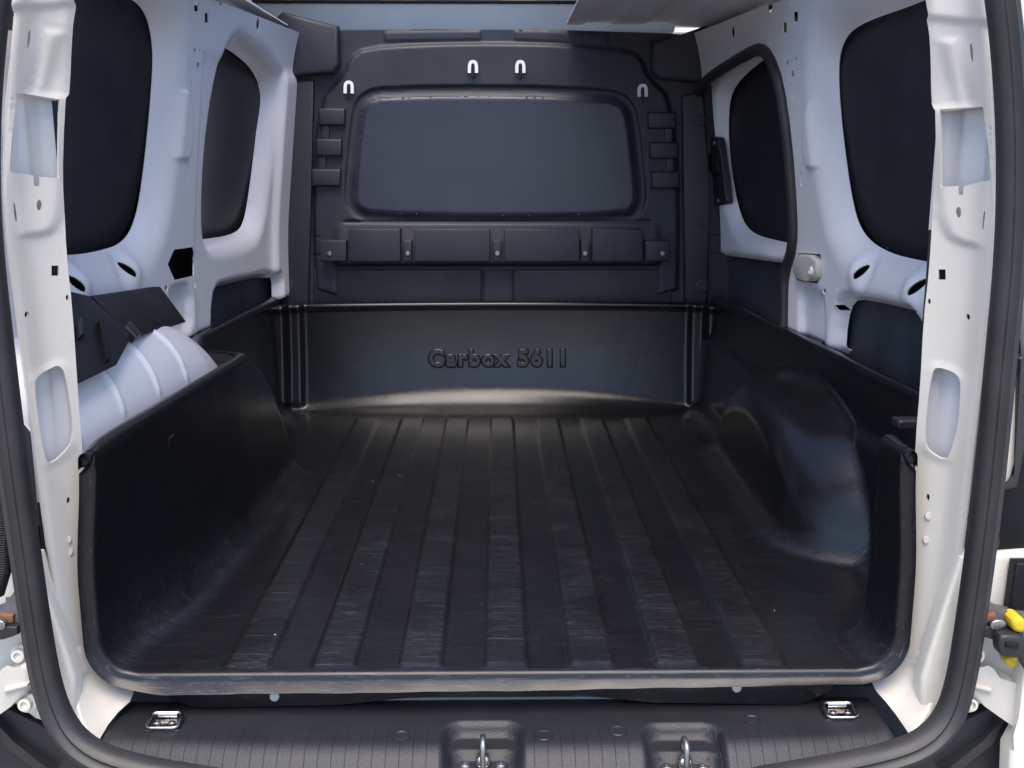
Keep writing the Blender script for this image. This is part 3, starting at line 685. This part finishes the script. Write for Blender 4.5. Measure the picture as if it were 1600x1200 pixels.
slab('cover_rib', [pt(196, 508, -.652), pt(204, 500, -.659), pt(222, 520, -.637), pt(214, 526, -.632)], M['black'], wh, (-.01, 0, -.012), .003)
slab('cover_clip', [pt(122, 500, -.68), pt(129, 492, -.68), pt(133, 522, -.665), pt(126, 524, -.665)], M['black'], wh, (-.01, .01, -.01), .003)
slab('cover_rib', [pt(155, 500, -.67), pt(158, 500, -.67), pt(172, 560, -.622), pt(168, 561, -.622)], M['cover'], wh, (-.01, .01, -.01), .002)

# ------------------------------------------------------------------ cargo liner
lin = empty('cargo_liner', (0, .85, 0)); lin['label'] = 'black moulded plastic load liner tray with ribbed scratched floor'; lin['category'] = 'liner'
RZ = .345
def rimL(y): return np.interp(y, [0, .03, .12, .66, .72, .80, 1.0, 1.7], [.576, .578, .576, .535, .56, .63, .688, .655])
def rimR(y): return np.interp(y, [0, .07, .11, .20, .26, .37, 1.0, 1.7], [.580, .575, .59, .71, .735, .740, .692, .640])
def ztopR(y): return RZ - .085 * sstep(.075, .095, y) * sstep(.19, .15, y)
def wallL(y, z):
    q = np.clip(z / RZ, 0, 1); outx = np.interp(y, [0, .8, 1.0, 1.7], [.576, .64, .688, .655]) - .012 * (1 - q)
    inx = np.interp(y, [0, .03, .12, .66, 1.1], [.576, .578, .576, .535, .515]) - .025 * (1 - q) ** 1.3 * sstep(.06, .3, y) + .016 * sstep(.22, .04, y) * sstep(.34, .14, z)
    yend = .70 + .36 * np.sqrt(np.clip(1 - q ** 1.6, 0, 1))
    m = sstep(yend + .03, yend - .03, y)
    return outx * (1 - m) + inx * m
def wallR(y, z):
    q = np.clip(z / RZ, 0, 1); bk_ = sstep(.20, .06, y); x = rimR(y) - (.02 * (1 - q) + .022 * (1 - sstep(.2, .24, z))) * (1 - bk_) + .012 * bk_ * sstep(.34, .14, z)
    e = np.sqrt(((y - .86) / .46) ** 2 + (np.maximum(z, 0) / .285) ** 2)
    return x - np.maximum(0, x - .56) * (1 - np.clip((e - .60) / .40, 0, 1) ** 2.6)
NW = 70; FR = .052
ribs = [.011 + .1305 * k for k in range(-3, 4)]
def floor_z(x, y):
    z = np.zeros_like(x)
    for c in ribs: z = z + .0055 * sstep(.0365, .027, np.abs(x - c)) * sstep(1.60, 1.575, y) * sstep(.002, .014, y)
    return z
ys = np.concatenate([np.linspace(0, .3, 56), np.linspace(.3, 1.72, 190)[1:]])
def section(y):
    zt = RZ; zr = float(ztopR(y)); rows = []
    r = .010 + .006 * float(sstep(0, .08, y)); ex = .001 + .012 * float(sstep(.02, .08, y))
    # left flange, rim, wall
    xr = float(rimL(y))
    zz = np.linspace(RZ - r, 0, NW)
    fl = lambda z, R_: R_ - np.sqrt(np.maximum(0, R_ ** 2 - np.maximum(0, R_ - z) ** 2))
    xw = wallL(y, zz) - fl(zz, FR); x_top = xw[0]
    rim = [(-(x_top + 2 * r + ex), RZ - .025), (-(x_top + 2 * r), RZ - r)] + [(-(x_top + r - r * math.cos(t)), RZ - r + r * math.sin(t)) for t in np.linspace(math.pi, 0, 9)[1:]]
    left = rim + [(-x, z) for x, z in zip(xw[1:], zz[1:])]
    zz2 = np.linspace(zr - r, 0, NW); xw2 = wallR(y, zz2) - fl(zz2, FR); xt = xw2[0]
    rim2 = [(xt + r - r * math.cos(t), zr - r + r * math.sin(t)) for t in np.linspace(0, math.pi, 9)[:-1]] + [(xt + 2 * r, zr - r), (xt + 2 * r + ex, zr - .025)]
    right = [(x, z) for x, z in zip(xw2[1:], zz2[1:])][::-1] + rim2
    a, b = left[-1][0], right[0][0]
    fx = np.concatenate([np.linspace(a, -.425, 12)[1:], np.linspace(-.425, .45, 270)[1:], np.linspace(.45, b, 24)[1:-1]]); fz = floor_z(fx, np.full_like(fx, y))
    return np.array(left + [(x, z) for x, z in zip(fx, fz)] + right)
rows = []; S0 = section(0.0)
def inward_normals(S):
    t = np.gradient(S, axis=0); n = np.stack([-t[:, 1], t[:, 0]], 1); n /= np.maximum(np.linalg.norm(n, axis=1), 1e-9)[:, None]
    k = np.ones(9) / 9
    for j in range(2):
        pad = np.vstack([np.repeat(n[:1], 4, 0), n, np.repeat(n[-1:], 4, 0)])
        n = np.stack([np.convolve(pad[:, i], k, 'valid') for i in (0, 1)], 1)
    return n / np.maximum(np.linalg.norm(n, axis=1), 1e-9)[:, None]
n0 = inward_normals(S0); n0 = n0 * np.interp(np.minimum(np.arange(len(S0)), np.arange(len(S0))[::-1]), [0, 8, 13], [0, 0, 1])[:, None]; lipr = .009; wob = 1 + .03 * np.sin(S0[:, 0] * 23) + .02 * np.sin(S0[:, 0] * 71)
flw = np.interp(S0[:, 0], [-.6, -.54, -.5, .0, .5, .54, .6], [.010, .012, .019, .016, .009, .009, .010])
for d, yy in ((lipr + flw * wob, -lipr - .012), (lipr + .004, -lipr - .002)):
    A_ = S0 - n0 * np.reshape(d * np.ones(len(S0)), (-1, 1)); rows.append(np.c_[A_[:, 0], np.full(len(A_), yy), A_[:, 1]])
for t in np.linspace(math.pi / 2, 0, 6)[:-1]:
    A_ = S0 - n0 * lipr * (1 - math.cos(t)); rows.append(np.c_[A_[:, 0], np.full(len(A_), -lipr * math.sin(t)), A_[:, 1]])
for y in ys:
    S = section(float(y)); rows.append(np.c_[S[:, 0], np.full(len(S), y), S[:, 1]])
m = len(S0); V = np.vstack(rows); nr = len(rows)
Fc = [(i * m + k, i * m + k + 1, (i + 1) * m + k + 1, (i + 1) * m + k) for i in range(nr - 1) for k in range(m - 1)]
tray = mk('tray', V, Fc, M['liner'], lin)
for rim in (S0[:12], S0[-12:]):                                       # closed ends of the rolled rim
    prism('rim_cap', [(x, -.0105, z) for x, z in rim], (0, .03, 0), M['liner'], lin, .002)
# front panel with its cove
xs = np.linspace(-.655, .645, 200); V = []; Fc = []
ns = 60
for x in xs:
    c = (x + .005) / .56; Rr = .035 + .075 * max(0, 1 - c * c); yb = 1.700 + .012 * max(0, 1 - c * c)
    pth = [(yb - Rr - .10, -.002), (yb - Rr - .02, .0008)] + [(yb - Rr + Rr * math.sin(t), .001 + Rr - Rr * math.cos(t)) for t in np.linspace(0, math.pi / 2 * .85, 22)]
    z1 = pth[-1][1]; zt = .306 - .004 * c * c
    ya = pth[-1][0]; dz = (zt - z1) / 26
    for k in range(1, 27):
        ya += dz / math.tan(R(76.5 + 12 * (k / 26) ** .8)); pth.append((ya, z1 + dz * k))
    yt = ya
    pth += [(yt - .006 + .0, zt + .004), (yt - .008, zt + .010), (yt - .004, zt + .016), (yt + .004, zt + .019), (yt + .018, zt + .020), (yt + .028, zt + .012)]
    ax = abs(x + .005); pil_ = .016 * float(sstep(.575, .59, ax)) + .030 * float(sstep(.618, .634, ax))
    hzv = [float(sstep(.0, .03, z)) for _, z in pth]
    V += [(x, y - pil_ * h_, z) for (y, z), h_ in zip(pth, hzv)]
    ns = len(pth)
for i in range(len(xs) - 1):
    for k in range(ns - 1): Fc.append((i * ns + k, (i + 1) * ns + k, (i + 1) * ns + k + 1, i * ns + k + 1))
fp = mk('front_panel', V, Fc, M['liner'], lin)
# raised lettering
tc = bpy.data.curves.new('lettering', 'FONT'); tc.body = 'Carbox 5611'; tc.size = .066; tc.space_character = 1.22; tc.extrude = .009; tc.bevel_depth = .0045; tc.bevel_resolution = 3; tc.offset = .0018; tc.align_x = 'CENTER'; tc.align_y = 'CENTER'
to = bpy.data.objects.new('lettering_curve', tc); C.objects.link(to)
dg = bpy.context.evaluated_depsgraph_get(); dg.update()
me = bpy.data.meshes.new_from_object(to.evaluated_get(dg)); bpy.data.objects.remove(to)
cpos = at(779, 561, 'y', 1.725)
wid = np.ptp([v.co.x for v in me.vertices]); kx = .418 / wid
me.transform(Matrix.Translation(Vector((cpos[0], 1.728, cpos[2]))) @ Matrix.Rotation(R(84.0), 4, 'X') @ Matrix.Scale(kx, 4, (1, 0, 0)))
me.materials.clear(); me.polygons.foreach_set('use_smooth', [True] * len(me.polygons)); me.set_sharp_from_angle(angle=R(50))
put(bpy.data.objects.new('lettering', me), M['liner'], fp)
# apron under the lip, with its two rivets
ap = prism('apron', [(-.50, .006, -.018), (.51, .006, -.018), (.51, .006, -.045), (.46, .006, -.068), (.24, .006, -.060), (.14, .006, -.049), (-.14, .006, -.049), (-.24, .006, -.060), (-.46, .006, -.068), (-.50, .006, -.05)], (0, .01, 0), M['liner'], lin, .004)
for u, v in ((429, 1088), (1151, 1074)):
    c = at(u, v, 'y', .005); lathe('rivet', (c[0], c[1], c[2]), (0, -1, .2), [(.0075, 0), (.0072, .002), (.005, .0038), (.0004, .0044)], M['rivet'], lin, 18)
# loose moulded notch on the left wall
c = at(270, 690, 'x', -.555)
prism('wall_notch', [(c[0] + .0, c[1] - .012, c[2] + .008), (c[0], c[1] + .016, c[2] + .01), (c[0] - .004, c[1] - .002, c[2] - .022)], (-.03, 0, 0), M['liner'], lin, .004)
# crumbs on the floor
V = []; Fc = []
for (u, v) in [(657, 777), (525, 742), (518, 690), (582, 747), (565, 880), (752, 938), (624, 742), (1070, 763), (1152, 881), (1210, 947), (660, 652), (430, 990)]:
    p = at(u, v, 'z', .008); r = random.uniform(.0006, .0015); b = len(V)
    z0 = float(floor_z(np.array([p[0]]), np.array([p[1]]))[0]) + r * .6
    for d in ((1, 0, 0), (0, 1, 0), (-1, 0, 0), (0, -1, 0), (0, 0, .7), (0, 0, -.7)):
        V.append((p[0] + d[0] * r * random.uniform(.7, 1.8), p[1] + d[1] * r * random.uniform(.7, 1.5), z0 + d[2] * r))
    Fc += [(b + a, b + (a + 1) % 4, b + 4) for a in range(4)] + [(b + (a + 1) % 4, b + a, b + 5) for a in range(4)]
gr = mk('grit', V, Fc, M['rivet'], None, False); gr['kind'] = 'stuff'; gr['label'] = 'pale crumbs of grit scattered on the liner floor'; gr['category'] = 'grit'
# metal catch showing in the gap of the right wall
c = at(1392, 658, 'y', .13)
rbox('gap_bracket', (c[0] + .035, .14, c[2] - .005), (.05, .03, .014), M['black'], van, .003)
rbox('gap_clip', (c[0] + .014, .125, c[2]), (.005, .006, .005), M['rust'], van, .002)

# ------------------------------------------------------------------ rear corners, hinges, open doors, bumper
def mx(u, s): return u if s > 0 else 1556 - u
for s in (-1, 1):
    X = lambda pts: [(mx(u, s), v) for u, v in pts]
    bc = ppx('corner_panel', X([(1500, 870), (1640, 860), (1640, 1000), (1600, 1040), (1560, 1085), (1500, 1122), (1440, 1150), (1440, 1060)]), -.055, .03, M['cream'], van, .008)
    hb = ppx('hinge', X([(1524, 930), (1536, 924), (1543, 940), (1560, 955), (1590, 962), (1630, 965), (1630, 1000), (1590, 1004), (1560, 1000), (1530, 996), (1524, 975)]), -.10, .03, M['iron'], van, .006, 1)
    ppx('hinge_pin', X([(1536, 962), (1556, 958), (1560, 968), (1544, 976), (1536, 974)]), -.107, .01, M['rust'], hb, .003)
    ppx('hinge_arm', X([(1528, 978), (1556, 980), (1600, 990), (1600, 1006), (1550, 1000), (1528, 992)]), -.115, .012, M['black'], hb, .003)
    ppx('hinge_washer', X([(1548, 972), (1566, 968), (1576, 976), (1562, 986), (1548, 984)]), -.118, .008, M['zinc'], hb, .002, 1)
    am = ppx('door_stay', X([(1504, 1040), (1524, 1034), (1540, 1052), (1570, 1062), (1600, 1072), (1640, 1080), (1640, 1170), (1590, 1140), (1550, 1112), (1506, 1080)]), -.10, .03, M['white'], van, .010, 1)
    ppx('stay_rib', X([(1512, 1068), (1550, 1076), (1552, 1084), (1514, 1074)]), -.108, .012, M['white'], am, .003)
    for u, v in ((1522, 1021), (1512, 1097)):
        c = at(mx(u, s), v, 'y', -.085); lathe('hinge_bolt', c, (0, -1, .15), [(.014, -.02), (.014, .004), (.010, .006), (.009, .014), (.0055, .015), (.005, .010), (.0003, .010)], M['cream'], bc, 20)
    bp = [(-.0, -.17), (-.03, -.16), (-.05, -.19), (-.06, -.30), (-.02, -.36)]
    ppx('bumper', X([(1380, 1190), (1440, 1165), (1500, 1130), (1560, 1100), (1640, 1060), (1680, 1060), (1680, 1330), (1380, 1330)]), -.06, .03, M['black'], van, .012)
    ppx('bumper_trim', X([(1470, 1205), (1540, 1160), (1566, 1120), (1574, 1122), (1552, 1166), (1490, 1215)]), -.075, .02, M['rubber'], van, .005)
# right-hand door, swung open, seen edge-on beyond the seal
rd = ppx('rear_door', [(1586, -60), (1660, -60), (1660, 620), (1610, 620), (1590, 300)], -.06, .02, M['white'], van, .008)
ppx('door_trim', [(1535, 760), (1560, 600), (1590, 505), (1680, 500), (1680, 900), (1640, 890), (1536, 868)], -.04, .02, M['cover'], van, .006)
ppx('door_edge', [(1566, 600), (1588, 590), (1595, 620), (1586, 745), (1572, 760), (1548, 762)], -.062, .02, M['cream'], van, .006, 1)
ppx('edge_gasket', [(1592, 560), (1600, 555), (1602, 700), (1590, 762), (1562, 768), (1552, 764), (1575, 758), (1588, 742)], -.07, .02, M['rubber'], van, .003)
c = at(1546, 846, 'y', -.055); lathe('trim_knob', c, (0, -1, 0), [(.013, -.01), (.013, .004), (.010, .007), (.008, .003), (.004, .003), (.004, .008), (.0003, .008)], M['black'], van, 22)
ppx('trim_panel', [(1588, 880), (1660, 880), (1660, 1000), (1572, 1000)], -.08, .02, M['cover'], van, .005)
yb = ppx('stay_bumper', [(1581, 973), (1589, 965), (1601, 966), (1605, 977), (1602, 991), (1585, 989)], -.125, .03, M['yellow'], van, .006, 1)
ppx('stay_bumper', [(1571, 1029), (1589, 1027), (1591, 1043), (1581, 1045), (1573, 1039)], -.11, .02, M['yellow'], van, .005, 1)
bu = ppx('stay_buckle', [(1561, 999), (1567, 992), (1601, 995), (1605, 1003), (1603, 1025), (1595, 1031), (1567, 1027), (1561, 1019)], -.135, .02, M['black'], van, .005, 1)
ppx('buckle_slot', [(1573, 1004), (1593, 1007), (1592, 1015), (1572, 1012)], -.139, .01, M['cover'], bu, .002)
ppx('stay_strap', [(1583, 1015), (1597, 1013), (1645, 1051), (1645, 1079), (1605, 1051)], -.13, .01, M['black'], van, .004)
ppx('door_edge', [(1578, 1172), (1590, 1150), (1592, 1120), (1600, 1040), (1640, 1040), (1640, 1260), (1574, 1260)], -.115, .03, M['cream'], van, .006)
# left side: corrugated wiring sleeve
P = dens(np.array([at(u, v, 'y', -.10) for u, v in ((-6, 700), (2, 770), (6, 830), (4, 890), (-8, 930))]), .0035, False)
V = []; n = 12
bm = bmesh.new(); prev = None
for i, p in enumerate(chaikin(P, 1, False)):
    r = .013 if i % 2 else .0105; ringv = [bm.verts.new((p[0] + r * math.cos(2 * math.pi * k / n), p[1] + r * math.sin(2 * math.pi * k / n), p[2])) for k in range(n)]
    if prev:
        for k in range(n): bm.faces.new((prev[k], prev[(k + 1) % n], ringv[(k + 1) % n], ringv[k]))
    prev = ringv
from_bm('wiring_sleeve', bm, M['black'], van)
